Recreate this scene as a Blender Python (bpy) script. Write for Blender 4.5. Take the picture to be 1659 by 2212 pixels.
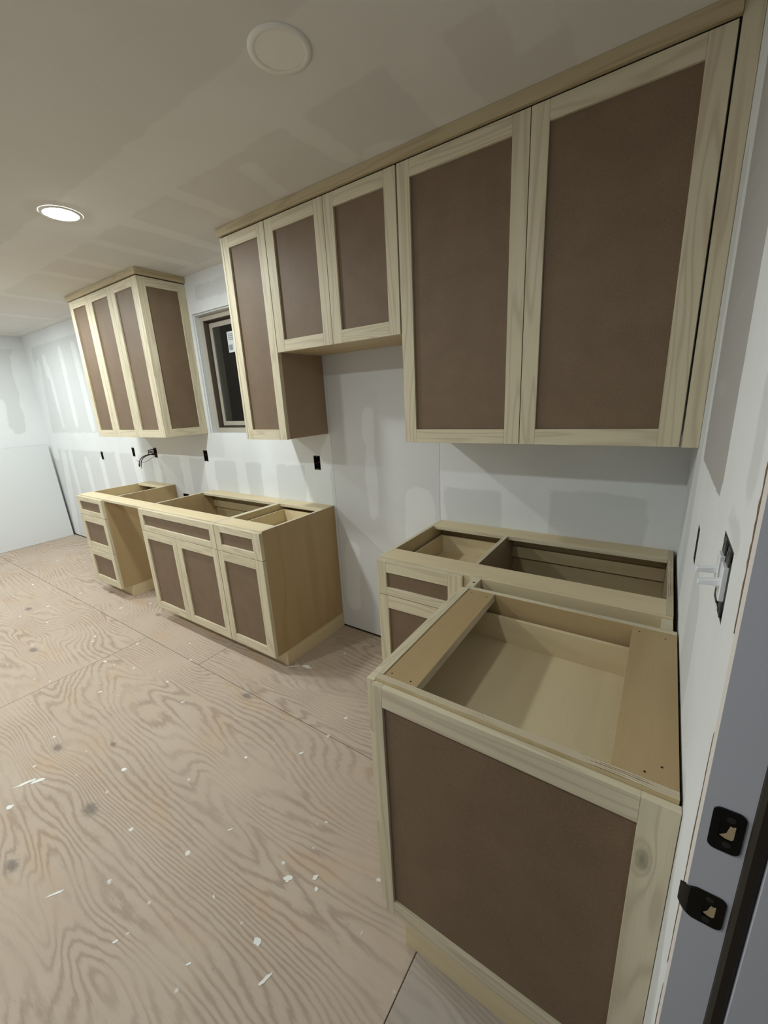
import bpy, math, random
from mathutils import Matrix, Vector
random.seed(7)
for o in list(bpy.data.objects): bpy.data.objects.remove(o)
S = bpy.context.scene; COL = S.collection

# ------------------------------------------------------------------ camera, world, exposure
def set_camera():
    yaw, pitch, roll, f = 0.6073, -0.2702, -0.0517, 883.2853
    cy, sy, cp, sp, cr, sr = math.cos(yaw), math.sin(yaw), math.cos(pitch), math.sin(pitch), math.cos(roll), math.sin(roll)
    F = Vector((-sy*cp, cy*cp, sp)); R0 = Vector((cy, sy, 0)); U0 = R0.cross(F)
    R = cr*R0 + sr*U0; U = -sr*R0 + cr*U0
    cd = bpy.data.cameras.new('camera'); c = bpy.data.objects.new('camera', cd); COL.objects.link(c)
    cd.sensor_fit = 'HORIZONTAL'; cd.sensor_width = 36; cd.lens = f/1659*36; cd.clip_start = .01
    m = Matrix((( R.x, U.x, -F.x, -0.0891), (R.y, U.y, -F.y, -1.9378), (R.z, U.z, -F.z, 1.5301), (0, 0, 0, 1)))
    c.matrix_world = m; S.camera = c
set_camera()
w = bpy.data.worlds.new('night'); S.world = w; w.use_nodes = True
w.node_tree.nodes['Background'].inputs[0].default_value = (.02, .022, .022, 1)
w.node_tree.nodes['Background'].inputs[1].default_value = .1
S.view_settings.view_transform = 'Standard'; S.view_settings.look = 'None'
S.view_settings.exposure = 2.24; S.view_settings.gamma = 1; S.view_settings.use_curve_mapping = False
S.cycles.use_adaptive_sampling = True; S.cycles.adaptive_threshold = .05; S.cycles.adaptive_min_samples = 16
S.cycles.use_denoising = True; S.cycles.caustics_refractive = False; S.cycles.caustics_reflective = False
LAMP = 84.0                       # radiance of a lit LED lens
LAMP_COL = (0.93, 1.0, 0.985)
LIT = [(-2.55, -.92), (-4.05, -.92), (-5.55, -.92), (-1.06, -2.32), (-2.6, -2.32), (-4.1, -2.32), (-5.6, -2.32)]

# ------------------------------------------------------------------ materials
def mat(name, rough=.6, spec=.3):
    m = bpy.data.materials.new(name); m.use_nodes = True
    nt = m.node_tree; b = nt.nodes['Principled BSDF']
    b.inputs['Roughness'].default_value = rough; b.inputs['Specular IOR Level'].default_value = spec
    return m, nt, b
class G:
    def __init__(s, nt): s.nt = nt
    def n(s, t, **k):
        x = s.nt.nodes.new(t)
        for a, v in k.items(): setattr(x, a, v)
        return x
    def l(s, a, b): s.nt.links.new(a, b)
    def math(s, op, a, b=None, c=None):
        x = s.n('ShaderNodeMath', operation=op)
        for i, v in enumerate((a, b, c)):
            if v is None: continue
            if isinstance(v, (int, float)): x.inputs[i].default_value = v
            else: s.l(v, x.inputs[i])
        return x.outputs[0]
    def mapping(s, vec, scale=(1, 1, 1), loc=(0, 0, 0)):
        x = s.n('ShaderNodeMapping'); s.l(vec, x.inputs[0])
        x.inputs['Scale'].default_value = scale; x.inputs['Location'].default_value = loc
        return x.outputs[0]
    def noise(s, vec, scale, detail=3, rough=.5, dist=0):
        x = s.n('ShaderNodeTexNoise'); s.l(vec, x.inputs['Vector'])
        x.inputs['Scale'].default_value = scale; x.inputs['Detail'].default_value = min(detail, 3)
        x.inputs['Roughness'].default_value = rough; x.inputs['Distortion'].default_value = dist
        return x.outputs['Fac']
    def ramp(s, fac, stops):
        x = s.n('ShaderNodeValToRGB'); s.l(fac, x.inputs[0]); e = x.color_ramp.elements
        while len(e) < len(stops): e.new(.5)
        for el, (p, c) in zip(e, stops):
            el.position = p; el.color = (c, c, c, 1) if isinstance(c, (int, float)) else (*c, 1)
        return x.outputs[0]
    def mix(s, fac, a, b, mode='MIX'):
        x = s.n('ShaderNodeMix', data_type='RGBA', blend_type=mode)
        for i, v in ((0, fac), (6, a), (7, b)):
            if isinstance(v, (int, float)): x.inputs[i].default_value = v
            elif isinstance(v, tuple): x.inputs[i].default_value = (*v, 1)
            else: s.l(v, x.inputs[i])
        return x.outputs[2]
    def step(s, v, a, b):
        x = s.n('ShaderNodeMapRange', interpolation_type='SMOOTHSTEP'); s.l(v, x.inputs[0])
        x.inputs[1].default_value = a; x.inputs[2].default_value = b
        return x.outputs[0]
    def bump(s, b, h, strength=.2, dist=.002):
        x = s.n('ShaderNodeBump'); s.l(h, x.inputs['Height'])
        x.inputs['Strength'].default_value = strength; x.inputs['Distance'].default_value = dist
        s.l(x.outputs[0], b.inputs['Normal'])

def plain(name, col, rough=.6, spec=.3, metal=0):
    m, nt, b = mat(name, rough, spec); b.inputs['Base Color'].default_value = (*col, 1); b.inputs['Metallic'].default_value = metal
    return m

def wood(name, light, dark, tint, cath=9, across=7., along=.55, contrast=.5, rough=.5, knot=None):
    """bare wood, grain along u of the uv map (metres)"""
    m, nt, b = mat(name, rough, .4); g = G(nt)
    uv = g.n('ShaderNodeUVMap', uv_map='uv').outputs[0]
    low = g.noise(g.mapping(uv, (along, across, 1)), 1.6, 2, .5, .3)
    if knot:
        kp = g.n('ShaderNodeSeparateXYZ'); g.l(g.n('ShaderNodeTexCoord').outputs['Object'], kp.inputs[0])
        kx = g.math('SUBTRACT', kp.outputs[0], knot[0]); kz = g.math('MULTIPLY', g.math('SUBTRACT', kp.outputs[2], knot[1]), .45)
        kd2 = g.math('ADD', g.math('MULTIPLY', kx, kx), g.math('MULTIPLY', kz, kz))
        kn = g.math('DIVIDE', .00018, g.math('ADD', kd2, .00018))
        low = g.math('ADD', low, g.math('MULTIPLY', kn, .35))
    rings = g.math('SINE', g.math('MULTIPLY', low, cath*6.283))
    rings = g.math('MULTIPLY_ADD', rings, .5, .5)
    rings = g.math('POWER', rings, 3.0)
    fine = g.noise(g.mapping(uv, (6, 260, 1)), 1.5, 3, .6)
    big = g.noise(g.mapping(uv, (.8, 9, 1), (3, 7, 0)), 1.2, 2, .5)
    c = g.mix(g.math('MULTIPLY', rings, contrast), light, dark)
    c = g.mix(g.math('MULTIPLY', g.step(big, .5, .75), .55), c, tint)
    c = g.mix(g.math('MULTIPLY', g.step(fine, .45, .75), .22), c, dark)
    if knot: c = g.mix(g.math('MULTIPLY', g.step(g.math('MULTIPLY_ADD', g.noise(uv, 60, 4), .35, kn), .4, 1.25), .7), c, (.19, .175, .12))
    g.l(c, b.inputs['Base Color'])
    g.bump(b, fine, .12, .001)
    return m

POPLAR = wood('poplar', (.67, .60, .44), (.44, .355, .24), (.52, .485, .31), contrast=.5)
CROWN = wood('brown_poplar', (.50, .41, .26), (.34, .26, .15), (.44, .36, .20), contrast=.5)
KNOTTY = wood('knotty_poplar', (.67, .60, .45), (.44, .36, .25), (.52, .49, .32), contrast=.5, knot=(-.042+.31, .735))
MAPLE = wood('maple_plywood', (.57, .46, .275), (.46, .34, .17), (.50, .385, .20), cath=5, across=3, along=.5, contrast=.35)
MAPLE_PALE = wood('pale_plywood', (.70, .59, .385), (.58, .46, .28), (.65, .53, .33), cath=4, across=3, along=.5, contrast=.3)
PLY_SIDE = wood('oiled_plywood', (.45, .33, .175), (.35, .24, .11), (.41, .285, .135), cath=4, across=2.2, along=.45, contrast=.35)
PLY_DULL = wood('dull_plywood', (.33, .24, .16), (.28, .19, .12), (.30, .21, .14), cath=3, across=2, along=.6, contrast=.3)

def ply_edge():
    m, nt, b = mat('plywood_edge', .75, .2); g = G(nt)
    uv = g.n('ShaderNodeUVMap', uv_map='uv').outputs[0]
    sep = g.n('ShaderNodeSeparateXYZ'); g.l(uv, sep.inputs[0])
    wob = g.noise(g.mapping(uv, (7, 90, 1)), 1.5, 4, .7)
    v = g.math('MULTIPLY_ADD', wob, .006, sep.outputs[1])
    s = g.math('SINE', g.math('MULTIPLY', v, 6.283/.0044))
    tear = g.noise(g.mapping(uv, (9, 260, 1)), 1.0, 5, .75)
    s = g.math('ADD', s, g.math('MULTIPLY_ADD', tear, 3.2, -1.6))
    soft = g.step(g.noise(g.mapping(uv, (3.5, 8, 1)), 1.5, 2), .42, .6)
    g.l(g.ramp(g.math('MULTIPLY_ADD', g.math('MULTIPLY', s, g.math('MULTIPLY_ADD', soft, .8, .2)), .4, .62), [(.0, (.09, .06, .04)), (.22, (.25, .18, .11)), (.5, (.52, .44, .31)), (1, (.64, .56, .42))]), b.inputs['Base Color'])
    return m
PLY_EDGE = ply_edge()

def mdf():
    m, nt, b = mat('brown_hardboard', .58, .4); g = G(nt)
    uv = g.n('ShaderNodeUVMap', uv_map='uv').outputs[0]
    a = g.noise(uv, 9, 3, .55); f = g.noise(uv, 190, 4, .75); s = g.noise(g.mapping(uv, (1, 1, 1), (4, 2, 0)), 55, 3, .6)
    c = g.mix(a, (.148, .096, .058), (.208, .142, .091))
    c = g.mix(g.math('MULTIPLY', g.step(f, .5, .8), .45), c, (.36, .27, .19))
    c = g.mix(g.math('MULTIPLY', g.step(s, .6, .8), .25), c, (.09, .055, .032))
    g.l(c, b.inputs['Base Color']); return m
MDF = mdf()

def drywall(name, mudc, rawc, darkc=(.43, .42, .405)):
    m, nt, b = mat(name, .85, .15); g = G(nt)
    P = g.n('ShaderNodeTexCoord').outputs['Object']
    at = g.n('ShaderNodeAttribute', attribute_name='mud').outputs['Fac']
    dk = g.n('ShaderNodeAttribute', attribute_name='dark_patch').outputs['Fac']
    nz = g.noise(P, 7, 4, .6); n2 = g.noise(P, 3, 3, .6); n3 = g.noise(P, 60, 3, .6)
    mk = g.step(g.math('MULTIPLY_ADD', g.math('SUBTRACT', nz, .5), .06, at), -.006, .012)
    ok = g.step(g.math('MULTIPLY_ADD', g.math('SUBTRACT', g.noise(P, 25, 3), .5), .008, dk), -.002, .002)
    c = g.mix(mk, rawc, mudc)
    c = g.mix(g.math('MULTIPLY', g.step(n2, .35, .7), .16), c, tuple(x*.84 for x in rawc))
    c = g.mix(ok, c, darkc)
    smear = g.noise(g.mapping(P, (.6, .6, 6)), 3, 3, .6)
    c = g.mix(g.math('MULTIPLY', g.step(smear, .55, .75), .08), c, (.9, .92, .93))
    c = g.mix(g.math('MULTIPLY', g.step(n3, .68, .75), .1), c, (.35, .34, .33))
    g.l(c, b.inputs['Base Color'])
    g.bump(b, g.math('ADD', mk, g.math('MULTIPLY', n3, .3)), .15, .0015)
    return m
DRY = drywall('taped_drywall', (.80, .82, .83), (.69, .705, .71))
DRY_RAW = drywall('raw_drywall', (.77, .775, .78), (.68, .68, .68))
CEIL = drywall('taped_ceiling', (.765, .75, .715), (.705, .685, .65))
SHEET = plain('drywall_face', (.72, .74, .75), .85, .15)
PAPER = plain('torn_brown_paper', (.22, .15, .10), .9, .1)

def floor_mat():
    m, nt, b = mat('plywood_subfloor', .72, .3); g = G(nt)
    P = g.n('ShaderNodeTexCoord').outputs['Object']
    at = g.n('ShaderNodeAttribute', attribute_name='sheet'); sh = at.outputs['Vector']
    x = g.n('ShaderNodeVectorMath', operation='ADD'); g.l(P, x.inputs[0]); g.l(sh, x.inputs[1]); Q = x.outputs[0]
    low = g.noise(g.mapping(Q, (.42, 1.7, 1)), 1.5, 2, .45, .4)
    h = g.math('MULTIPLY', low, 26.0)
    sep = g.n('ShaderNodeSeparateXYZ'); g.l(P, sep.inputs[0])
    h = g.math('ADD', h, g.math('MULTIPLY', sep.outputs[1], 34.0))
    knots = [(-2.334, -1.541, .05, 1.6), (-1.84, -1.593, .06, 2.2), (-1.844, -1.839, .05, 1.8), (-1.834, -.835, .05, 1.4), (-2.12, -1.388, .03, .8),
             (-3.5, -1.3, .06, 1.8), (-4.3, -1.1, .06, 1.8), (-3.2, -.6, .05, 1.5), (-4.0, -.6, .05, 1.5), (-5.4, -1.2, .06, 2)]
    kd = None
    for kx, ky, r, a in knots:
        dx = g.math('MULTIPLY', g.math('SUBTRACT', sep.outputs[0], kx), .55); dy = g.math('SUBTRACT', sep.outputs[1], ky)
        d2 = g.math('ADD', g.math('MULTIPLY', dx, dx), g.math('MULTIPLY', dy, dy))
        bumpv = g.math('DIVIDE', a*r*r*2.2, g.math('ADD', d2, r*r*1.6))
        h = g.math('ADD', h, bumpv)
        core = g.math('DIVIDE', r*r*.07, g.math('ADD', d2, r*r*.07))
        kd = core if kd is None else g.math('MAXIMUM', kd, core)
    wob = g.noise(g.mapping(Q, (6, 30, 1)), 1.5, 3, .6)
    h = g.math('ADD', h, g.math('MULTIPLY', wob, 1.15))
    ln = g.math('MULTIPLY_ADD', g.math('SINE', g.math('MULTIPLY', h, 6.283)), .5, .5)
    ln = g.math('POWER', ln, 2.2)
    patch = g.step(g.noise(Q, 2.2, 3, .5), .35, .62)
    warm = g.step(g.noise(g.mapping(Q, (1, 2.5, 1), (9, 4, 0)), 2.4, 4, .6), .52, .72)
    fine = g.noise(g.mapping(Q, (12, 160, 1)), 1.5, 4, .65)
    c = g.mix(g.noise(Q, 3, 4, .6), (.44, .35, .275), (.54, .445, .36))
    c = g.mix(g.math('MULTIPLY', warm, .45), c, (.50, .345, .21))
    c = g.mix(g.math('MULTIPLY', ln, g.math('MULTIPLY_ADD', patch, .42, .12)), c, (.26, .18, .13))
    c = g.mix(g.math('MULTIPLY', g.step(fine, .48, .8), .28), c, (.34, .27, .215))
    c = g.mix(g.math('MULTIPLY', g.step(g.math('MULTIPLY_ADD', g.noise(P, 90, 4, .7), .9, kd), .58, 1.15), .72), c, (.16, .135, .125))
    dirt = g.step(g.noise(g.mapping(P, (1, 1, 1), (5, 5, 0)), 42, 3, .6), .70, .76)
    c = g.mix(g.math('MULTIPLY', dirt, .5), c, (.16, .13, .115))
    vo = g.n('ShaderNodeTexVoronoi'); g.l(P, vo.inputs['Vector']); vo.inputs['Scale'].default_value = 11
    spk = g.math('MULTIPLY', g.step(vo.outputs['Distance'], .12, .07), g.step(g.noise(P, 14, 2), .5, .55))
    c = g.mix(g.math('MULTIPLY', spk, .85), c, (.80, .80, .77))
    c = g.mix(g.math('MULTIPLY', at.outputs['Alpha'], 1.0), c, g.mix(.5, c, (.34, .31, .29)))
    g.l(c, b.inputs['Base Color'])
    g.bump(b, g.math('SUBTRACT', fine, g.math('MULTIPLY', ln, .6)), .25, .0015)
    return m
FLOOR = floor_mat()
PLASTER = plain('dried_plaster', (.80, .80, .76), .8, .2)
PRIMER = plain('grey_blue_primer', (.60, .62, .71), .5, .4)
EDGEW = plain('cream_jamb_edge', (.74, .69, .66), .7, .2)
RUBBER = plain('dark_weatherstrip', (.030, .024, .019), .6, .3)
BLACKM = plain('black_strike_metal', (.012, .012, .011), .3, .5, .3)
SCREWM = plain('screw_metal', (.25, .25, .25), .35, .5, 1)
SCREWD = plain('dark_screw_head', (.10, .10, .10), .35, .5, .8)
RAWPINE = plain('raw_mortise_wood', (.55, .43, .27), .8, .2)
BOXP = plain('black_box_plastic', (.018, .018, .018), .5, .4)
BOXB = plain('grey_box_steel', (.10, .10, .10), .45, .5, .5)
WIREB = plain('dark_wire', (.045, .02, .02), .5, .4)
WIREC = plain('copper_wire', (.30, .13, .08), .45, .5, .4)
NUTY = plain('yellow_wire_nut', (.75, .66, .34), .5, .4)
SWW = plain('white_switch_plastic', (.80, .82, .86), .35, .5)
VINYL = plain('tan_vinyl', (.47, .43, .36), .5, .4)
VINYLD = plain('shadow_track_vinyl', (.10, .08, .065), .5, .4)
TRIMW = plain('light_trim_white', (.80, .79, .75), .5, .4)
LENSOFF = plain('frosted_lens_off', (.86, .84, .78), .5, .4)
STUD = plain('rough_framing', (.30, .22, .14), .85, .2)
STICK = plain('white_sticker', (.75, .78, .80), .5, .3)
STICKG = plain('grey_sticker_print', (.30, .33, .36), .5, .3)
def emit():
    m, nt, b = mat('lit_led_lens', .5, .3); b.inputs['Base Color'].default_value = (.8, .8, .8, 1)
    b.inputs['Emission Color'].default_value = (*LAMP_COL, 1); b.inputs['Emission Strength'].default_value = LAMP
    return m
LENSON = emit()
LENSNEAR = LENSON.copy(); LENSNEAR.name = 'lit_led_lens_weaker'; LENSNEAR.node_tree.nodes['Principled BSDF'].inputs['Emission Strength'].default_value = LAMP*.6
def glass():
    m, nt, b = mat('window_glass', .02, .5); b.inputs['Base Color'].default_value = (.75, .82, .80, 1)
    b.inputs['Transmission Weight'].default_value = 1; b.inputs['IOR'].default_value = 1.45
    return m
GLASS = glass()

# ------------------------------------------------------------------ mesh helpers
class MB:
    def __init__(s): s.v = []; s.f = []; s.m = []; s.uv = []
    def quad(s, pts, uvs, m=0):
        k = len(s.v); s.v += [tuple(p) for p in pts]; s.f.append(tuple(range(k, k+len(pts)))); s.m.append(m); s.uv.append(uvs)
    def box(s, x0, x1, y0, y1, z0, z1, g=None, m=0, thin=None, em=1):
        """grain axis g; faces not across axis `thin` use material em with v along the thickness"""
        lo = (x0, y0, z0); hi = (x1, y1, z1); d = [hi[i]-lo[i] for i in range(3)]
        if g is None: g = 'xyz'[d.index(max(d))]
        gi = 'xyz'.index(g); ti = 'xyz'.index(thin) if thin else -1
        ou, ov = random.uniform(0, 40), random.uniform(0, 40)
        for ax in range(3):
            a, b = [i for i in range(3) if i != ax]
            for side in (0, 1):
                pts = []
                for s0, s1 in ((0, 0), (1, 0), (1, 1), (0, 1)):
                    p = [0, 0, 0]; p[ax] = hi[ax] if side else lo[ax]
                    p[a] = hi[a] if s0 else lo[a]; p[b] = hi[b] if s1 else lo[b]; pts.append(tuple(p))
                # outward winding
                n = Vector(pts[1])-Vector(pts[0]); n = n.cross(Vector(pts[3])-Vector(pts[0]))
                if (n[ax] > 0) != bool(side): pts.reverse()
                if ti >= 0 and ax != ti:
                    o = [i for i in range(3) if i not in (ax, ti)][0]
                    uvs = [(p[o]+ou, p[ti]-lo[ti]) for p in pts]; mm = em
                else:
                    u, v = (gi, [i for i in (a, b) if i != gi][0]) if gi != ax else (a, b)
                    uvs = [(p[u]+ou, p[v]+ov) for p in pts]; mm = m
                s.quad(pts, uvs, mm)
        return s
    def prism(s, poly, z0, z1, m=0):
        """polygon in xy, extruded along z"""
        n = len(poly)
        s.quad([(x, y, z1) for x, y in poly], [(x, y) for x, y in poly], m)
        s.quad([(x, y, z0) for x, y in reversed(poly)], [(x, y) for x, y in reversed(poly)], m)
        for i in range(n):
            (ax, ay), (bx, by) = poly[i], poly[(i+1) % n]
            s.quad([(ax, ay, z0), (bx, by, z0), (bx, by, z1), (ax, ay, z1)], [(0, 0), (1, 0), (1, 1), (0, 1)], m)
        return s
    def tube(s, pts, r, m=0, seg=8):
        rings = []
        for i, p in enumerate(pts):
            p = Vector(p); d = (Vector(pts[min(i+1, len(pts)-1)])-Vector(pts[max(i-1, 0)])).normalized()
            a = d.orthogonal().normalized() if i == 0 else (pa - d*pa.dot(d)).normalized(); pa = a; b = d.cross(a)
            rr = r[i] if isinstance(r, (list, tuple)) else r
            rings.append([p + (a*math.cos(t)+b*math.sin(t))*rr for t in [k*2*math.pi/seg for k in range(seg)]])
        for i in range(len(rings)-1):
            for k in range(seg):
                q = [rings[i][k], rings[i][(k+1) % seg], rings[i+1][(k+1) % seg], rings[i+1][k]]
                s.quad(q, [(0, 0)]*4, m)
        s.quad(list(reversed(rings[0])), [(0, 0)]*seg, m); s.quad(rings[-1], [(0, 0)]*seg, m)
        return s
    def build(s, name, mats, parent=None, at=None, xf=None, bevel=0, smooth=False):
        o0 = Vector((0, 0, 0))
        if parent is not None:
            o0 = Vector(parent['_w'])
        elif at is not None: o0 = Vector(at)
        vs = [Vector(v) for v in s.v]
        if xf: vs = [xf @ v for v in vs]
        # weld
        idx = {}; out = []; mp = []
        for v in vs:
            k = (round(v.x, 5), round(v.y, 5), round(v.z, 5), 0)
            if k not in idx: idx[k] = len(out); out.append(v-o0)
            mp.append(idx[k])
        faces = [tuple(mp[i] for i in f) for f in s.f]
        me = bpy.data.meshes.new(name); me.from_pydata(out, [], faces)
        for mt in (mats if isinstance(mats, (list, tuple)) else [mats]): me.materials.append(mt)
        ul = me.uv_layers.new(name='uv'); k = 0
        for p, mi, uvs in zip(me.polygons, s.m, s.uv):
            p.material_index = mi; p.use_smooth = smooth
            for j, li in enumerate(p.loop_indices): ul.data[li].uv = uvs[j]
        o = bpy.data.objects.new(name, me); COL.objects.link(o)
        o['_w'] = tuple(o0)
        if parent is not None: o.parent = parent
        else: o.location = o0
        if bevel:
            b = o.modifiers.new('bevel', 'BEVEL'); b.width = bevel; b.segments = 1; b.limit_method = 'ANGLE'
        return o
def tag(o, label=None, cat=None, group=None, kind=None):
    for k, v in (('label', label), ('category', cat), ('group', group), ('kind', kind)):
        if v: o[k] = v
    return o
def thing(name, loc, label, cat, group=None, kind=None):
    o = bpy.data.objects.new(name, None); COL.objects.link(o); o.location = loc; o.empty_display_size = .1; o['_w'] = tuple(loc)
    return tag(o, label, cat, group, kind)
def part(name, mats, parent, *boxes, bevel=0.0006):
    mb = MB()
    for b in boxes:
        k = dict(b[6]) if len(b) > 6 else {}
        mb.box(*b[:6], **k)
    return mb.build(name, mats, parent, bevel=bevel)

# ------------------------------------------------------------------ taped surfaces (grid with a joint-compound mask)
def sd_rect(u, v, r):
    cu, cv, hu, hv = (r[0]+r[1])/2, (r[2]+r[3])/2, (r[1]-r[0])/2, (r[3]-r[2])/2
    dx, dy = abs(u-cu)-hu, abs(v-cv)-hv
    return math.hypot(max(dx, 0), max(dy, 0)) + min(max(dx, dy), 0)
def sd_cap(u, v, c):
    ax, ay, bx, by, r = c; px, py, qx, qy = u-ax, v-ay, bx-ax, by-ay
    h = max(0, min(1, (px*qx+py*qy)/(qx*qx+qy*qy+1e-9)))
    return math.hypot(px-qx*h, py-qy*h) - r
def surface(name, u0, u1, v0, v1, P, mtl, add=(), sub=(), dark_patch=(), holes=(), depth=None, step=.025, parent=None, flip=False):
    def axis(a, b, extra):
        n = max(1, round((b-a)/step)); t = [a+(b-a)*i/n for i in range(n+1)]
        t = [x for x in t if all(abs(x-e) > .006 for e in extra)] + [e for e in extra if a <= e <= b]
        return sorted(set([a, b]+t))
    us = axis(u0, u1, [h[0] for h in holes]+[h[1] for h in holes]); vs = axis(v0, v1, [h[2] for h in holes]+[h[3] for h in holes])
    verts = [P(u, v, 0) for v in vs for u in us]; nu = len(us); faces = []
    def shapes(L, u, v): return min([sd_rect(u, v, s) if len(s) == 4 else sd_cap(u, v, s) for s in L] or [1])
    mud = []; od = []
    for v in vs:
        for u in us:
            a = -shapes(add, u, v); b = shapes(sub, u, v)
            mud.append(max(-.1, min(.1, min(a, b)))); od.append(max(-.1, min(.1, -shapes(dark_patch, u, v))))
    for j in range(len(vs)-1):
        for i in range(nu-1):
            cu, cv = (us[i]+us[i+1])/2, (vs[j]+vs[j+1])/2
            if any(h[0] < cu < h[1] and h[2] < cv < h[3] for h in holes): continue
            f = (j*nu+i, j*nu+i+1, (j+1)*nu+i+1, (j+1)*nu+i); faces.append(f[::-1] if flip else f)
    if depth:
        for h in list(holes)+[(u0, u1, v0, v1)]:
            c = [(h[0], h[2]), (h[1], h[2]), (h[1], h[3]), (h[0], h[3])]
            for i in range(4):
                a, b = c[i], c[(i+1) % 4]; k = len(verts)
                verts += [P(*a, 0), P(*b, 0), P(*b, depth), P(*a, depth)]; mud += [.1]*4; od += [-.1]*4
                faces.append((k, k+1, k+2, k+3))
    me = bpy.data.meshes.new(name); me.from_pydata(verts, [], faces); me.materials.append(mtl)
    me.attributes.new('mud', 'FLOAT', 'POINT').data.foreach_set('value', mud)
    me.attributes.new('dark_patch', 'FLOAT', 'POINT').data.foreach_set('value', od)
    o = bpy.data.objects.new(name, me); COL.objects.link(o); o['_w'] = (0, 0, 0)
    if parent is not None: o.parent = parent
    else: o['kind'] = 'structure'
    return o

XL, YF, ZC = -6.5226, -3.9, 2.44
WIN = (-3.055, -2.2, 1.328, 2.19)
# single-gang boxes on the back wall: centre x, z, half width, half height
OUT = [(-5.08, 1.092, .026, .043), (-4.372, 1.15, .026, .043), (-3.957, 1.156, .027, .045), (-3.171, 1.154, .028, .045), (-1.943, 1.151, .028, .046), (-3.57, .775, .045, .028)]
holes = [(x-a, x+a, z-b, z+b) for x, z, a, b in OUT]
Pb = lambda u, v, d: (u, d, v)
add_b = [(-6.6, -1.80, 1.13, 1.335), (-6.6, -6.30, 1.0, 2.5), (-6.6, -1.8, 2.30, 2.5), (-3.35, -2.0, 1.12, 2.5),
         (-6.36, .02, -6.14, 1.05, .08), (-5.93, .05, -5.94, 1.07, .055), (-5.50, .05, -5.52, 1.02, .055), (-5.10, .05, -5.13, 1.02, .055), (-4.70, .05, -4.74, 1.1, .055),
         (-4.30, .05, -4.37, 1.1, .06), (-3.96, .05, -4.0, 1.1, .055), (-3.48, .05, -3.5, 1.1, .07), (-3.14, .05, -3.14, 1.1, .07), (-2.74, .05, -2.74, 1.1, .065), (-2.44, .05, -2.42, 1.1, .085), (-1.95, .05, -1.95, 1.1, .12),
         (-6.21, 2.1, -6.36, 1.40, .06), (-5.94, 2.05, -5.93, 1.42, .042), (-5.99, 2.15, -6.0, 2.0, .06), (-5.52, 2.2, -5.54, 1.43, .05), (-5.17, 2.2, -5.14, 1.40, .06), (-4.74, 2.2, -4.74, 1.40, .06), (-4.3, 2.2, -4.3, 1.4, .06)]
sub_b = [(-2.97, -2.5, 2.27, 2.36)]
wall_back = surface('wall_back', XL, -1.809, .012, ZC, Pb, DRY, add_b, sub_b, holes=holes+[WIN], depth=.0127)
surface('drywall_panel', -1.8072, -1.0635, .012, ZC, Pb, DRY_RAW, [(-1.51, .85, -1.52, 1.45, .04), (-1.20, .3, -1.19, .95, .10), (-1.72, .2, -1.70, .6, .06)], depth=.0127, parent=wall_back)
surface('drywall_panel', -1.0617, 0.0, .012, ZC, Pb, DRY, [(-1.2, .1, .5, 2.6)], [(-1.03, -.73, .3, 1.06), (-.50, -.12, .3, 1.085)], depth=.0127, parent=wall_back)
# framing behind the board, so that gaps and cut-outs are dark
mb = MB()
for a, b, c, d in ((XL-.1, WIN[0]-.02, -.05, 2.5), (WIN[1]+.02, .16, -.05, 2.5), (WIN[0]-.02, WIN[1]+.02, -.05, WIN[2]-.02), (WIN[0]-.02, WIN[1]+.02, WIN[3]+.02, 2.5)):
    mb.box(a, b, .085, .115, c, d)
mb.build('sheathing', STUD, wall_back)
mb = MB(); mb.box(XL, 0, .0135, .084, 0, .04); mb.build('sole_plate', STUD, wall_back)

# right wall, door opening from y=-1.389 to -2.33
DBL = (-1.286, -1.180, 1.213, 1.317); SGL = (-.800, -.750, 1.115, 1.205)
Pr = lambda u, v, d: (d, u, v)
wr = surface('wall_right', -1.386, 0, .012, ZC, Pr, DRY, [(-1.5, .2, -1, 3)],
             [(-.93, 0.05, -.93, 1.05, .10), (-1.31, 1.42, -1.30, 2.5, .028), (-.42, .9, -.42, 2.0, .08), (-1.20, .1, -1.24, .85, .05), (-1.29, 1.335, -1.20, 1.345, .012)],
             dark_patch=[(-1.056, -.582, 1.335, 2.6)], holes=[DBL, SGL], depth=.0127, flip=True)  # one darker grey rectangle coloured into the upper right wall
surface('drywall_panel', YF, -2.35, .012, ZC, Pr, DRY, [(-5, .2, -1, 3)], depth=.0127, parent=wr, flip=True)
surface('drywall_panel', -2.35, -1.386, 2.08, ZC, Pr, DRY, [(-5, .2, -1, 3)], depth=.0127, parent=wr, flip=True)
mb = MB(); mb.box(.115, .14, -1.45+.06, .115, -.05, 2.5); mb.box(.115, .14, YF, -2.35, -.05, 2.5); mb.box(.115, .14, -2.35, -1.39, 2.09, 2.5); mb.build('sheathing', STUD, wr)
mb = MB(); mb.box(.0135, .05, -1.384, 0, 0, .04); mb.build('sole_plate', STUD, wr)
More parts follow.
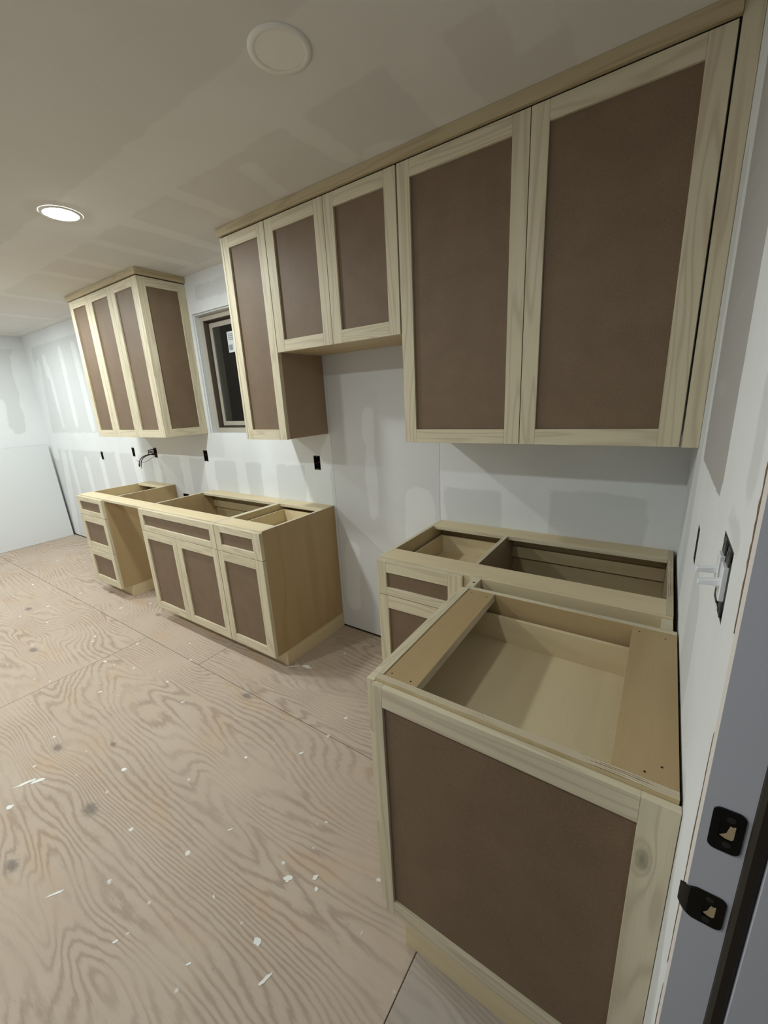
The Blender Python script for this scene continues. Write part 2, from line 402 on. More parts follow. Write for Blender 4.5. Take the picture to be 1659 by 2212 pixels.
# torn drywall edge beside the jamb
def ragged(z0, z1, wmax, seed):
    rr = random.Random(seed); mbb = MB(); n = 26; prev = None
    for i in range(n+1):
        z = z0+(z1-z0)*i/n; w_ = wmax*(.45+.55*rr.random())*math.sin(math.pi*min(1, max(.06, i/n)))**.4
        cur = (z, w_)
        if prev: mbb.quad([(-.0006, -1.3865, prev[0]), (-.0006, -1.3865+prev[1], prev[0]), (-.0006, -1.3865+cur[1], cur[0]), (-.0006, -1.3865, cur[0])], [(0, 0)]*4)
        prev = cur
    # give it thickness
    k = MB(); k.v = mbb.v[:]; k.f = mbb.f[:]; k.m = mbb.m[:]; k.uv = mbb.uv[:]
    o = k.build('torn_paper_edge', PAPER, wr); md = o.modifiers.new('t', 'SOLIDIFY'); md.thickness = .0008; md.offset = 0
ragged(1.255, 1.475, .009, 1); ragged(.70, 1.12, .006, 2); ragged(.40, .655, .006, 3)

Pl = lambda u, v, d: (XL-d, u, v)
surface('wall_left', YF, 0, .012, ZC, Pl, DRY, [(-.12, .05, -.05, 3), (-5, .1, 1.15, 1.34), (-5, .1, 2.3, 2.6), (-.40, 1.3, -.36, 1.7, .05), (-.40, 1.3, -.40, 1.36, .09), (-.82, 0, -.82, 2.2, .05), (-1.24, 0, -1.24, 2.2, .05), (-.15, 1.3, -.12, 2.2, .04)], depth=.0127)
surface('wall_front', XL, 0, .012, ZC, lambda u, v, d: (u, YF-d, v), DRY, [(-5, .1, 1.13, 1.34)], depth=.0127, flip=True)
ceil_add = [(-7, .2, -.98, -.70), (-7, .2, -.10, .1), (-.875, -.695, -1.2, 0), (-.42, .1, -.62, 0), (-1.25, -.72, -1.23, -.42, .05), (-1.58, -.6, -1.64, -.40, .045), (-1.98, -.9, -1.98, -.1, .05),
            (-2.42, -.9, -2.42, -.1, .055), (-2.80, -.8, -2.80, -.05, .05), (-3.2, -.8, -3.2, -.05, .05), (-3.6, -.8, -3.6, -.05, .05), (-4.4, -.8, -4.4, -.05, .05), (-5.2, -.8, -5.2, -.05, .05), (-1.13, -.36, -1.05, -.33, .06),
            (-7, .2, -2.2, -1.92), (-6.5, -6.3, -4, 0), (-.55, -.42, -.8, -.5)]
ceiling = surface('ceiling', XL, .02, YF, .0, lambda u, v, d: (u, v, ZC+d), CEIL, ceil_add, depth=.0127, flip=True)

# ------------------------------------------------------------------ floor: plywood sheets with open seams
floor = MB(); floor.box(XL-.1, .3, YF-.1, .1, -.06, -.021); floor = floor.build('floor', STUD); tag(floor, kind='structure')
rows = [(-.808, .0, [-6.52, -4.77, -2.33, .0]), (-2.03, -.811, [-6.52, -5.39, -2.95, -.518, .0]), (-3.25, -2.033, [-6.52, -4.3, -1.86, .0]), (-3.9, -3.253, [-6.52, -5.39, -2.95, -.51, .0])]
for y0, y1, xs in rows:
    for i in range(len(xs)-1):
        x0, x1 = xs[i]+(.0012 if i else 0), xs[i+1]-.0012
        o = MB().box(x0, x1, y0, y1, -.02, 0).build('plywood_sheet', FLOOR, floor, bevel=.0012)
        ca = o.data.color_attributes.new('sheet', 'FLOAT_COLOR', 'POINT')
        sx, sy = random.uniform(0, 9), random.uniform(0, 9); grey = 1.0 if abs(x0+.5168) < .02 and y1 > -1 else 0.0
        for d in ca.data: d.color = (sx, sy, 0, grey)
# dried plaster drips on the sheets
rr = random.Random(3)
def drip(x, y, L, W, ang):
    n = 14; poly = []
    for k in range(n):
        t = k*2*math.pi/n; q = 1+rr.uniform(-.35, .3)
        a, b = math.cos(t)*L*q, math.sin(t)*W*q
        poly.append((x+a*math.cos(ang)-b*math.sin(ang), y+a*math.sin(ang)+b*math.cos(ang)))
    MB().prism(poly, .0001, .0012).build('plaster_drip', PLASTER, floor)
for d in [(-2.226, -1.696, .045, .007, 1.2), (-2.19, -1.66, .028, .009, 1.0), (-1.602, -1.788, .022, .004, 1.0), (-1.919, -1.428, .012, .008, .3), (-.974, -1.34, .014, .009, .6), (-.898, -1.288, .011, .006, 1.3),
          (-.871, -1.31, .008, .006, 0), (-.926, -1.505, .012, .009, .2), (-.842, -1.548, .022, .005, 1.3), (-2.14, -1.77, .016, .010, .4), (-1.291, -1.737, .009, .004, 1), (-1.054, -1.646, .007, .003, 1),
          (-1.80, -.52, .05, .006, .7), (-1.72, -.48, .03, .012, .2), (-2.9, -1.1, .015, .006, .3), (-2.6, -1.25, .012, .006, 1), (-3.3, -1.0, .014, .005, 0), (-3.6, -.7, .016, .006, 1), (-4.2, -1.0, .016, .007, .5),
          (-1.5, -1.1, .008, .006, 0), (-1.3, -.95, .010, .005, 1), (-2.1, -1.05, .012, .004, .6), (-1.28, -1.34, .009, .003, .9), (-4.9, -.9, .018, .008, 0)]: drip(*d)

# ------------------------------------------------------------------ window
wn = tag(thing('window_1', (WIN[0], .0, WIN[2]), None, None), kind='structure')
x0, x1, z0, z1 = WIN
def frame(name, mtl, y0, y1, a, b, c, d, wd, par=wn):
    return part(name, mtl, par, (a, a+wd, y0, y1, c, d), (b-wd, b, y0, y1, c, d), (a+wd, b-wd, y0, y1, c, c+wd), (a+wd, b-wd, y0, y1, d-wd, d))
frame('drywall_return', SHEET, .0128, .07, x0-.002, x1+.002, z0-.002, z1+.002, .012)
fr = frame('window_frame', VINYL, .050, .115, x0+.010, x1-.010, z0+.010, z1-.010, .036)
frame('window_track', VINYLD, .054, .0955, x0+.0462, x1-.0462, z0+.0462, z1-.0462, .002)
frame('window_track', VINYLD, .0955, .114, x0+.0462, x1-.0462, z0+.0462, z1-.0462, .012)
sa = frame('window_sash', VINYL, .088, .100, x0+.060, -2.62, z0+.060, z1-.060, .032)
frame('window_sash', VINYL, .100, .112, -2.66, x1-.064, z0+.056, z1-.060, .034)
mb = MB(); mb.box(x0+.098, -2.654, .090, .093, z0+.09, z1-.094); mb.build('window_pane', GLASS, wn)
mb = MB(); mb.box(-2.626, x1-.098, .104, .107, z0+.09, z1-.094); mb.build('window_pane', GLASS, wn)
stk = MB(); stk.box(-2.80, -2.70, .0880, .0886, 1.91, 2.05); stk = stk.build('window_sticker', STICK, wn)
mb = MB()
for k in range(4): mb.box(-2.79, -2.73, .0875, .0879, 2.03-k*.012, 2.036-k*.012)
mb.box(-2.79, -2.75, .0875, .0879, 1.925, 1.962); mb.build('sticker_print', STICKG, stk)

# ------------------------------------------------------------------ door frame in the right wall
dr = tag(thing('door_1', (0, -1.41, 0), None, None), kind='structure')
part('side_jamb', [PRIMER, EDGEW], dr, (-.001, .115, -1.408, -1.389, 0, 2.06, dict(thin='y', em=1)))
part('side_jamb', [PRIMER, EDGEW], dr, (-.001, .115, -2.35, -2.331, 0, 2.06, dict(thin='y', em=1)))
part('head_jamb', PRIMER, dr, (-.001, .115, -2.35, -1.389, 2.06, 2.079))
part('door_stop', PRIMER, dr, (.0615, .115, -1.424, -1.408, 0, 2.045))
mb = MB(); mb.box(.0445, .0612, -1.4225, -1.408, 0, 2.045); mb.build('weatherstrip', RUBBER, dr, bevel=.004)
part('threshold', BOXB, dr, (0, .14, -2.33, -1.41, -.001, .02))
def rounded(x0, x1, z0, z1, r, n=5, round_l=None):
    pts = []
    for cx, cz, a0, r_ in ((x1-r, z1-r, 0, r), (x0+r, z1-r, 90, r), (x0+r, z0+r, 180, r), (x1-r, z0+r, 270, r)):
        for k in range(n+1):
            a = math.radians(a0+90*k/n); pts.append((cx+r_*math.cos(a), cz+r_*math.sin(a)))
    return pts
ROT = Matrix(((1, 0, 0, 0), (0, 0, -1, 0), (0, 1, 0, 0), (0, 0, 0, 1)))    # prism z -> world -y
def strike(x0, x1, z0, z1, lip):
    outer = rounded(x0, x1, z0, z1, .008)
    hx0, hx1, hz0, hz1 = (.013, .029, z0+.019, z1-.019) if not lip else (.014, .028, z0+.014, z1-.016)
    inner = rounded(hx0+.004, hx1+.004, hz0, hz1, .004)
    m_ = MB(); n = len(outer); za, zb = 1.4082, 1.4100
    for i in range(n):
        a, b, c, d = outer[i], outer[(i+1) % n], inner[(i+1) % n], inner[i]
        m_.quad([(*a, zb), (*b, zb), (*c, zb), (*d, zb)], [(0, 0)]*4)
        m_.quad([(*a, za), (*b, za), (*b, zb), (*a, zb)], [(0, 0)]*4)
        m_.quad([(*d, zb), (*c, zb), (*c, za), (*d, za)], [(0, 0)]*4)
    if lip:   # curved lip that wraps towards the room
        seg = 6; pr = None
        for k in range(seg+1):
            t = k/seg; xx = x0+.004-.014*t; yy = zb - .006*t*t
            zt, zbm = z1-.002-.006*t*t, z0+.002+.012*t*t
            if pr:
                m_.quad([(pr[0], pr[2], pr[1]), (xx, zt, yy), (xx, zbm, yy), (pr[0], pr[3], pr[1])], [(0, 0)]*4)
                m_.quad([(pr[0], pr[3], pr[1]-.0015), (xx, zbm, yy-.0015), (xx, zt, yy-.0015), (pr[0], pr[2], pr[1]-.0015)], [(0, 0)]*4)
            pr = (xx, yy, zt, zbm)
    p = m_.build('strike_plate', BLACKM, dr, xf=ROT)
    # mortise seen through the hole, then the two screws
    mm = MB(); mm.prism(inner, 1.4079, 1.4083); mm.build('mortise', BLACKM, p, xf=ROT)
    w_ = MB(); w_.prism([(hx0+.006, hz0+.0035), (hx0+.012, hz0+.001), (hx1+.002, hz0+.001), (hx1+.0035, hz0+.004), (hx1+.0035, hz1-.003), (hx1+.001, hz1-.005), (hx1-.0015, hz1-.004), (hx1-.004, hz0+.009)], 1.4083, 1.4088); w_.build('chipped_wood', RAWPINE, p, xf=ROT)
    for zz in (z0+.0125 if not lip else z0+.009, z1-.0125 if not lip else z1-.009):
        sc = MB(); cx = (x0+x1)/2+.002
        cir = [(cx+.0042*math.cos(k*math.pi/6), zz+.0042*math.sin(k*math.pi/6)) for k in range(12)]
        sc.prism(cir, 1.4096, 1.4106); sc.box(cx-.0028, cx+.0028, zz-.0005, zz+.0005, 1.4104, 1.4109); sc.build('screw', SCREWD, p, xf=ROT)
strike(.009, .0405, .972, 1.036, False)
strike(.003, .0405, .842, .896, True)

# ------------------------------------------------------------------ cabinet fronts
def framed(name, parent, a0, a1, z0, z1, f0, th=.0205, st=.053, ra=.053, axis='y', stl=None, str_=None, rt=None, rb=None, inset=.010, pname='center_panel', fm=None):
    """shaker frame in the plane perpendicular to `axis`, front face at f0, thickness th going +axis (back)"""
    sl = stl or st; sr = str_ or st; tr = rt or ra; br = rb or ra; e = .00025
    def B(a, b, c, d, y0, y1, g):
        return (a, b, y0, y1, c, d, dict(g=g)) if axis == 'y' else (y0, y1, a, b, c, d, dict(g='y' if g == 'x' else g))
    f = (f0, f0+th) if th > 0 else (f0+th, f0)
    o = part(name, fm or POPLAR, parent, B(a0, a0+sl, z0, z1, *f, 'z'), B(a1-sr, a1, z0, z1, *f, 'z'),
             B(a0+sl+e, a1-sr-e, z0, z0+br, *f, 'x'), B(a0+sl+e, a1-sr-e, z1-tr, z1, *f, 'x'))
    s_ = 1 if th > 0 else -1
    p0, p1 = sorted((f0+s_*inset, f0+s_*(inset+.006)))
    part(pname, MDF, o, B(a0+sl-.003, a1-sr+.003, z0+br-.003, z1-tr+.003, p0, p1, 'z'), bevel=0)
    return o
T = .018; H = .876; YB = -.5947; YD = -.6156
def drawer_box(parent, x0, x1, y0, y1, z0, z1):
    t = .012
    return part('drawer_box', MAPLE_PALE, parent, (x0, x0+t, y0, y1, z0, z1), (x1-t, x1, y0, y1, z0, z1), (x0+t, x1-t, y0, y0+t, z0, z1), (x0+t, x1-t, y1-t, y1, z0, z1), (x0+t, x1-t, y0+t, y1-t, z0, z0+.006))
def base_shell(root, x0, x1, sideL=MAPLE, sideR=MAPLE, edgeL=POPLAR, edgeR=POPLAR, rails=True):
    part('side_panel', [sideL, edgeL], root, (x0, x0+T, YB, -.001, .10, H, dict(thin='x', g='z')))
    part('side_panel', [sideR, edgeR], root, (x1-T, x1, YB, -.001, .10, H, dict(thin='x', g='z')))
    part('bottom_panel', MAPLE, root, (x0+T, x1-T, YB, -.001, .10, .118))
    part('back_panel', MAPLE, root, (x0+T, x1-T, -.013, -.001, .118, .856))
    part('nailing_cleat', MAPLE, root, (x0+T, x1-T, -.031, -.013, .745, .80))
    if rails:
        part('front_stretcher', [MAPLE_PALE, POPLAR], root, (x0+T, x1-T, YB, -.487, .858, H, dict(thin='z', g='x')))
        part('back_stretcher', [MAPLE_PALE, POPLAR], root, (x0+T, x1-T, -.112, -.001, .858, H, dict(thin='z', g='x')))
    part('toe_kick', MAPLE_PALE, root, (x0+.002, x1-.002, -.528, -.515, 0, .0998), (x0+.002, x0+.014, -.515, -.002, 0, .0998), (x1-.014, x1-.002, -.515, -.002, 0, .0998))
GRP = 'base cabinets along the back wall'
# A1 three-drawer base
r = thing('drawer_base_cabinet', (-3.952, -.30, 0), 'narrow unfinished base cabinet with three stacked drawers, leftmost along the long wall', 'cabinet', GRP)
base_shell(r, -4.185, -3.7193, sideR=PLY_SIDE)
for i, (za, zb) in enumerate(((.7138, .868), (.4109, .7105), (.1011, .4079))):
    d = framed('drawer', r, -4.183, -3.7215, za, zb, YD, st=.052, ra=.038 if i == 0 else .058)
    drawer_box(d, -4.155, -3.750, YB+.001, -.12, za+.03, (.80, .64, .34)[i])
# bridging board over the open bay
r = thing('bridging_board', (-3.426, -.54, .858), 'pale board bridging the open appliance gap between drawer cabinet and sink cabinet', 'board')
part('board', [MAPLE_PALE, POPLAR], r, (-3.7190, -3.1322, YB, -.487, .858, H, dict(thin='z', g='x')))
MB().tube([(-3.70, -.56, H-.001), (-3.70, -.56, H+.0004)], .004).build('screw', SCREWM, r)
MB().tube([(-3.66, -.52, H-.001), (-3.66, -.52, H+.0004)], .004).build('screw', SCREWM, r)
# sink base
r = thing('sink_base_cabinet', (-2.684, -.30, 0), 'double-door sink base cabinet with one wide false drawer front, open top, under the window', 'cabinet', GRP)
base_shell(r, -3.1319, -2.2362, sideL=PLY_SIDE)
framed('drawer_front', r, -3.130, -2.2385, .7105, .868, YD, st=.052, ra=.040)
framed('door', r, -3.130, -2.6955, .1011, .7071, YD, st=.053, ra=.055)
framed('door', r, -2.6925, -2.2385, .1011, .7071, YD, st=.053, ra=.055)
# right base of the run
r = thing('base_cabinet', (-2.031, -.30, 0), 'single-door base cabinet with drawer and oiled plywood side, right end of the long run', 'cabinet', GRP)
base_shell(r, -2.2352, -1.8273, sideR=PLY_SIDE)
d = framed('drawer', r, -2.2335, -1.8275, .7105, .868, YD, stl=.050, str_=.066, ra=.040)
drawer_box(d, -2.205, -1.86, YB+.001, -.09, .745, .835)
framed('door', r, -2.2335, -1.8275, .1011, .7071, YD, stl=.050, str_=.066, ra=.057)
part('side_skirt', MAPLE_PALE, r, (-1.8291+.0002, -1.8243, -.506, -.002, .0, .086, dict(g='y')))
# B corner base
r = thing('corner_base_cabinet', (-.53, -.30, 0), 'wide corner base cabinet with open top, one drawer at left and a deep empty bay', 'cabinet', GRP)
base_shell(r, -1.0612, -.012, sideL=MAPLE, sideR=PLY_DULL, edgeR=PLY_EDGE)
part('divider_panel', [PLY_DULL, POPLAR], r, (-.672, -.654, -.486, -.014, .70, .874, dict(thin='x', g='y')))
d = framed('drawer', r, -1.0605, -.668, .7105, .868, YD, stl=.046, str_=.058, rt=.052, rb=.036)
drawer_box(d, -1.030, -.692, YB+.001, -.055, .715, .812)
framed('door', r, -1.0605, -.668, .1011, .7071, YD, stl=.050, str_=.058, ra=.058)
part('face_filler', POPLAR, r, (-.6655, -.622, YB-.004, YB-.0005, .1011, .872, dict(g='z')))
cb = part('corner_block', POPLAR, r, (-.6215, -.594, -.6868, YB-.0005, .1011, .872, dict(g='z')))
MB().tube([(-.607, -.645, .871), (-.607, -.645, .8726)], .005).build('screw_hole', BLACKM, cb)
part('apron_rail', MAPLE_PALE, r, (-.5935, -.0125, YB-.012, YB-.0005, .795, .874, dict(g='x')))
part('end_block', POPLAR, r, (-.040, -.0125, -.6868, YB-.0125, .30, .870, dict(g='z')))
# P peninsula
X0, X1, Y0, Y1 = -.6139, -.0045, -1.2581, -.6876
r = thing('end_base_cabinet', (-.31, -.97, 0), 'open-topped base cabinet nearest the doorway with large brown panelled end', 'cabinet')
part('side_panel', [MAPLE, PLY_EDGE], r, (X0, X1, Y0, Y0+T, .10, H, dict(thin='y', g='z')))
part('side_panel', [PLY_SIDE, POPLAR], r, (X0, X1, Y1-T, Y1, .10, H, dict(thin='y', g='x')))
part('front_stretcher', [PLY_SIDE, PLY_EDGE], r, (X0+.001, -.508, Y0+T, Y1-T, .850, H-.001, dict(thin='z', g='y')))
part('front_edge_strip', POPLAR, r, (X0-.0005, X0+.0135, Y0+T, Y1-T, .8755, .8775, dict(g='y')))
part('back_stretcher', [PLY_SIDE, POPLAR], r, (-.107, X1, Y0+T, Y1-T, .858, H-.001, dict(thin='z', g='y')))
for sx, sy in ((-.585, -1.225), (-.53, -1.228), (-.58, -.73), (-.525, -.735), (-.055, -1.225), (-.03, -1.20), (-.09, -.73), (-.03, -.74)):
    MB().tube([(sx, sy, H-.0015), (sx, sy, H-.0006)], .0022).build('screw_hole', BLACKM, r)
part('back_panel', PLY_DULL, r, (X1-.012, X1, Y0+T, Y1-T, .10, .857))
part('bottom_panel', MAPLE, r, (X0, X1-.012, Y0+T, Y1-T, .10, .118))
for i, (za, zb) in enumerate(((.7105, .868), (.4109, .7075), (.1011, .4079))):
    d = framed('drawer', r, Y0-.004, Y1-.002, za, zb, -.637, axis='x', th=.0225, st=.052, ra=.04 if i == 0 else .056)
    z_top = (.812, .64, .34)[i]
    part('drawer_box', MAPLE_PALE, d, (-.612, -.600, -1.225, -.720, za+.005, z_top), (-.040, -.028, -1.225, -.720, za+.005, z_top),
         (-.600, -.040, -1.225, -1.213, za+.005, z_top, dict(g='x')), (-.600, -.040, -.732, -.720, za+.005, z_top, dict(g='x')), (-.600, -.040, -1.213, -.732, za+.005, za+.011, dict(g='y')))
e_ = framed('end_panel', r, -.6139, -.001, .0871, .866, -1.2735, th=.0152, stl=.027, str_=.056, rt=.058, rb=.054, inset=.0085, fm=KNOTTY)
part('toe_kick', MAPLE_PALE, r, (-.552, -.001, -1.2715, -1.2585, 0, .0868, dict(g='x')), (-.552, -.539, -1.2583, -.69, 0, .0995, dict(g='y')))

# ------------------------------------------------------------------ wall cabinets
ZU, ZT, YU = 1.336, 2.393, -.3414
YX = YU+.0208
def wall_shell(root, x0, x1, z0, sideL=MAPLE, sideR=MAPLE, bottom=MAPLE):
    part('side_panel', [sideL, POPLAR], root, (x0, x0+T, YX, -.001, z0, 2.396, dict(thin='x', g='z')))
    part('side_panel', [sideR, POPLAR], root, (x1-T, x1, YX, -.001, z0, 2.396, dict(thin='x', g='z')))
    part('bottom_panel', bottom, root, (x0+T, x1-T, YX, -.001, z0, z0+T, dict(g='x')))
    part('top_panel', MAPLE, root, (x0+T, x1-T, YX, -.001, 2.378, 2.396))
    part('back_panel', MAPLE, root, (x0+T, x1-T, -.012, -.001, z0+T, 2.378))
WG = 'wall cabinets hung along the back wall'
r = thing('wall_cabinet', (-3.63, -.17, ZU), 'three-door wall cabinet left of the window with brown panelled side', 'cabinet', WG)
wall_shell(r, -4.169, -3.1056, ZU+.002)
for a, b in ((-4.169, -3.8325), (-3.830, -3.4665), (-3.464, -3.1075)): framed('door', r, a, b, ZU, ZT, YU, st=.056, ra=.055)
framed('end_panel', r, YU, -.0015, ZU, ZT, -3.0865, th=-.0188, axis='x', st=.057, ra=.056, inset=.008)
r = thing('wall_cabinet', (-2.0, -.17, ZU), 'tall narrow single-door wall cabinet between window and range gap', 'cabinet', WG)
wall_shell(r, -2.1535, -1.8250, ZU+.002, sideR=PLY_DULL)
framed('door', r, -2.155, -1.8275, ZU, ZT, YU, stl=.047, str_=.055, ra=.056)
framed('end_panel', r, YU, -.0015, ZU, ZT, -2.1733, th=.0165, axis='x', st=.057, ra=.056, inset=.008)
r = thing('wall_cabinet', (-1.442, -.17, 1.79), 'short two-door wall cabinet bridging over the range gap', 'cabinet', WG)
wall_shell(r, -1.8240, -1.0605, 1.792)
framed('door', r, -1.8235, -1.4425, 1.790, ZT, YU, st=.056, ra=.056)
framed('door', r, -1.4400, -1.0660, 1.790, ZT, YU, st=.056, ra=.056)
r = thing('wall_cabinet', (-.55, -.17, ZU), 'large two-door wall cabinet above the corner base, nearest the doorway', 'cabinet', WG)
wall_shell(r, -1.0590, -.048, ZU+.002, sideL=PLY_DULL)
framed('door', r, -1.0587, -.5545, ZU, ZT, YU, stl=.056, str_=.057, ra=.056)
framed('door', r, -.5515, -.0505, ZU, ZT, YU, stl=.056, str_=.060, ra=.056)
fs = MB().box(-.0445, -.0008, YU+.002, YU+.021, ZU-.002, 2.4395, g='z').build('filler_strip', POPLAR, at=(-.022, -.33, ZU), bevel=.0006)
tag(fs, 'vertical wooden filler strip between large wall cabinet and right wall', 'board')
CRY = -.353
c1 = MB().box(-4.185, -3.0705, CRY, CRY+.018, 2.3985, 2.4395, g='x').box(-3.0870, -3.0705, CRY+.0182, -.001, 2.3985, 2.4395, g='y').build('crown_board', CROWN, at=(-3.6, -.34, 2.4), bevel=.0006)
tag(c1, 'thin top board wrapping the three-door cabinet left of the window', 'board')
c2 = MB().box(-2.180, -.0455, CRY, CRY+.018, 2.3985, 2.4395, g='x').box(-2.180, -2.1635, CRY+.0182, -.001, 2.3985, 2.4395, g='y').build('crown_board', CROWN, at=(-1.1, -.34, 2.4), bevel=.0006)
tag(c2, 'long thin top board along ceiling above the right-hand wall cabinets', 'board')

# ------------------------------------------------------------------ recessed ceiling lights
def disc(mb_, r0, r1, z0, z1, m=0, n=40):
    for k in range(n):
        a, b = 2*math.pi*k/n, 2*math.pi*(k+1)/n
        P = lambda r, t, z: (r*math.cos(t), r*math.sin(t), z)
        if r0 == 0: mb_.quad([P(0, 0, z0), P(r1, b, z1), P(r1, a, z1)], [(0, 0)]*3, m)
        else: mb_.quad([P(r0, a, z0), P(r0, b, z0), P(r1, b, z1), P(r1, a, z1)], [(0, 0)]*4, m)
def light(x, y, on, label, group=None):
    r_ = thing('recessed_light', (x, y, ZC), label, 'light', group)
    t = MB(); disc(t, .066, .070, -.0035, -.0050); disc(t, .070, .084, -.0050, -.0040); disc(t, .084, .0855, -.0040, -.0002)
    t.v = [(a+x, b+y, c+ZC) for a, b, c in t.v]; t.build('trim_ring', TRIMW, r_, smooth=True)
    l_ = MB()
    if on:
        for q in range(4): disc(l_, .066*q/4, .066*(q+1)/4, -.0032-.007*(1-(q/4)**2), -.0032-.007*(1-((q+1)/4)**2), 0, 16)
    else: disc(l_, 0, .066, -.0032, -.0032)
    l_.v = [(a+x, b+y, c+ZC) for a, b, c in l_.v]
    l_.build('lens', (LENSNEAR if x > -1.2 else LENSON) if on else LENSOFF, r_)
    return r_
light(-1.055, -.922, False, 'unlit round ceiling light above the nearer cabinets')
light(*LIT[0], True, 'glowing round ceiling light left of the long run of cabinets')
LL = ['lit round ceiling light beyond the picture edge, above the drawer cabinet', 'lit round ceiling light in the window-side row, nearest the far wall', 'weaker lit round ceiling light in the second row, nearest the doorway',
      'lit round ceiling light in the second row, opposite the narrow wall cabinet', 'lit round ceiling light in the second row, opposite the drawer cabinet', 'lit round ceiling light in the second row, nearest the far wall']
for p, t in zip(LIT[1:], LL): light(*p, True, t, 'lit ceiling lights outside the picture')

# ------------------------------------------------------------------ electrical boxes
EL = ['small black outlet box in the wall, leftmost of those above the drawer cabinet', 'black outlet box in the wall just left of the one with dangling wires',
      'outlet box with dark wires and wire nuts dangling out', 'open black outlet box below the window corner', 'open black outlet box in wall right of the narrow wall cabinet', 'sideways outlet box low in the wall above the open appliance bay']
for i, (x, z, a, b) in enumerate(OUT):
    r = thing('outlet_box', (x, .0, z-b), EL[i], 'outlet box', 'open outlet boxes in the back wall')
    t = .002; e = .001
    part('box_shell', BOXP, r, (x-a+e, x-a+e+t, -.0005, .062, z-b+e, z+b-e), (x+a-e-t, x+a-e, -.0005, .062, z-b+e, z+b-e), (x-a+e, x+a-e, -.0005, .062, z-b+e, z-b+e+t), (x-a+e, x+a-e, -.0005, .062, z+b-e-t, z+b-e), (x-a+e, x+a-e, .060, .062, z-b+e, z+b-e), bevel=0)
    for s_ in (-1, 1):
        q = (x, z+s_*(b-.006)) if b > a else (x+s_*(a-.006), z)
        part('screw_lug', BOXB, r, (q[0]-.005, q[0]+.005, -.0008, .006, q[1]-.003, q[1]+.003), bevel=0)
    rw = random.Random(i+5)
    if i in (2, 3, 4):
        for k in range(3):
            pts = [(x+rw.uniform(-.010, .010), .058, z+rw.uniform(-.02, .02)) for _ in range(1)]
            p = Vector(pts[0])
            for _ in range(5):
                p = p+Vector((rw.uniform(-.012, .012), -.010, rw.uniform(-.018, .018)))
                p.x = max(x-a+.008, min(x+a-.008, p.x)); p.z = max(z-b+.01, min(z+b-.01, p.z)); pts.append(tuple(p))
            MB().tube(pts, .0022, seg=6).build('wire', WIREC if k == 1 else WIREB, r, smooth=True)
    if i == 2:
        def crv(pts, n=14):
            out = []
            for k in range(n+1):
                t = k/n; q = [Vector(p) for p in pts]
                while len(q) > 1: q = [q[j].lerp(q[j+1], t) for j in range(len(q)-1)]
                out.append(tuple(q[0]))
            return out
        L = [([(x, .03, z-.01), (x-.02, -.06, z+.0), (x-.10, -.10, z-.02), (x-.125, -.10, z-.065), (x-.135, -.10, z-.105)], .0032, WIREB, NUTY if False else BOXP),
             ([(x, .03, z-.015), (x-.02, -.06, z-.005), (x-.085, -.09, z-.02), (x-.098, -.10, z-.07), (x-.105, -.10, z-.118)], .0032, WIREB, NUTY),
             ([(x, .03, z-.02), (x-.0, -.05, z-.03), (x-.03, -.09, z-.09), (x-.09, -.10, z-.10), (x-.15, -.11, z-.055)], .0013, WIREC, None),
             ([(x, .03, z+.02), (x-.03, -.04, z+.01), (x-.085, -.06, z+.012), (x-.04, -.05, z-.03), (x, .03, z-.02)], .0030, WIREB, None),
             ([(x, .03, z+.03), (x-.03, -.04, z+.03), (x-.07, -.06, z+.03), (x-.04, -.05, z-.0), (x, .03, z-.01)], .0030, WIREB, None)]
        for pts, rad, mt, nut in L:
            wv = MB().tube(crv(pts), rad*1.35, seg=6).build('wire', mt, r, smooth=True)
            if nut:
                e2 = Vector(pts[-1]); MB().tube([e2+Vector((0, 0, .012)), e2+Vector((-.001, 0, 0)), e2+Vector((-.003, 0, -.016))], [.0045, .0065, .0045], seg=8).build('wire_nut', nut, wv)
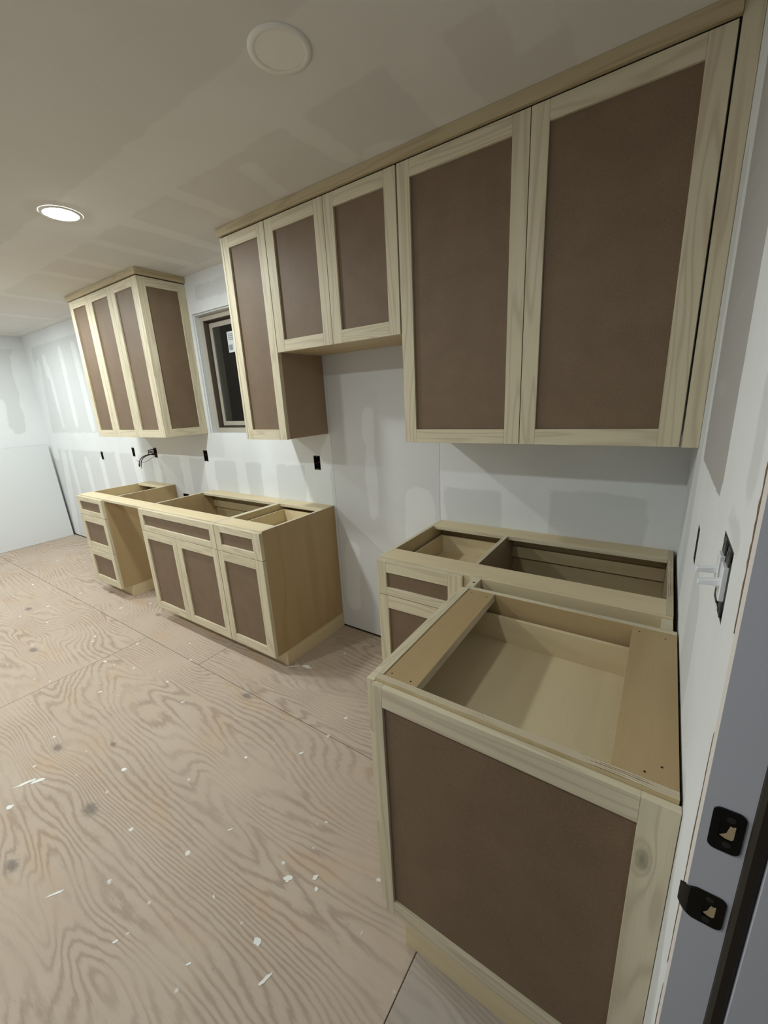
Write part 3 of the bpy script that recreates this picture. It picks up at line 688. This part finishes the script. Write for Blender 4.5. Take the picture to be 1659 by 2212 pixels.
# right wall boxes
def rbox(h, label, depth=.06, name='outlet_box', mt=BOXP, cat='outlet box'):
    y0, y1, z0, z1 = h; r_ = thing(name, (0, (y0+y1)/2, z0), label, cat); e = .001; t = .002
    part('box_shell', mt, r_, (.0, depth, y0+e, y0+e+t, z0+e, z1-e), (.0, depth, y1-e-t, y1-e, z0+e, z1-e), (.0, depth, y0+e, y1-e, z0+e, z0+e+t), (.0, depth, y0+e, y1-e, z1-e-t, z1-e), (depth-t, depth, y0+e, y1-e, z0+e, z1-e), bevel=0)
    return r_
r = rbox(SGL, 'narrow open outlet box in right wall near the room corner', mt=BOXB)
MB().tube([(.05, -.78, 1.14), (.02, -.775, 1.15), (.0, -.77, 1.165), (.03, -.77, 1.19)], .0025).build('wire', WIREB, r)
r = rbox(DBL, 'two-gang switch box without cover in right wall beside the doorway', name='switch_box', mt=BOXB, cat='switch box')
MB().tube([(.05, -1.20, 1.30), (.012, -1.21, 1.295), (.006, -1.24, 1.29), (.02, -1.27, 1.30), (.05, -1.27, 1.28)], .003, seg=6).build('wire', WIREB, r, smooth=True)
MB().tube([(.05, -1.21, 1.23), (.010, -1.22, 1.226), (.006, -1.245, 1.224), (.03, -1.27, 1.235)], .003, seg=6).build('wire', WIREC, r, smooth=True)
for yc in (-1.210, -1.258):
    sw = part('light_switch', BOXB, r, (-.0015, .0005, yc-.011, yc+.011, 1.216, 1.314), (.001, .030, yc-.016, yc+.016, 1.232, 1.298), bevel=0)
    part('switch_collar', SWW, sw, (-.006, .001, yc-.012, yc+.012, 1.240, 1.290), bevel=.001)
    tg = MB(); tg.box(-.030, -.004, yc-.0045, yc+.0045, 1.2595, 1.2700)
    for i_, v in enumerate(tg.v):
        if v[0] < -.02: tg.v[i_] = (v[0], v[1], v[2]-.006 if v[2] > 1.265 else v[2]-.002)
    tg.build('toggle', SWW, sw, bevel=.001)
    for zz in (1.2235, 1.3065): MB().tube([(-.0016, yc, zz), (-.0030, yc, zz)], .0032).build('screw', SCREWM, sw)

# ------------------------------------------------------------------ loose drywall sheet leaning on the far wall
def leaning():
    n = 6; poly = []
    W_, H_, c = 2.44, 1.185, .03
    pts = [(-W_, 0), (0, 0)] + [(-c+c*math.cos(math.radians(a)), H_-c+c*math.sin(math.radians(a))) for a in (0, 30, 60, 90)] + [(-W_, H_)]
    m_ = MB().prism(pts, -.0127, 0)
    foot, lean = -6.41, math.asin(.085/H_)
    # local (a, b, t): a along y, b up the sheet, t towards the room
    X = Matrix(((0, -math.sin(lean), math.cos(lean), foot), (1, 0, 0, -.028), (0, math.cos(lean), math.sin(lean), .0026), (0, 0, 0, 1)))
    o = m_.build('drywall_sheet', SHEET, at=(foot, -1.2, 0), xf=X)
    tag(o, 'large loose plain drywall sheet leaning against the far wall', 'drywall sheet')
leaning()
for o in bpy.data.objects:
    if '_w' in o: del o['_w']
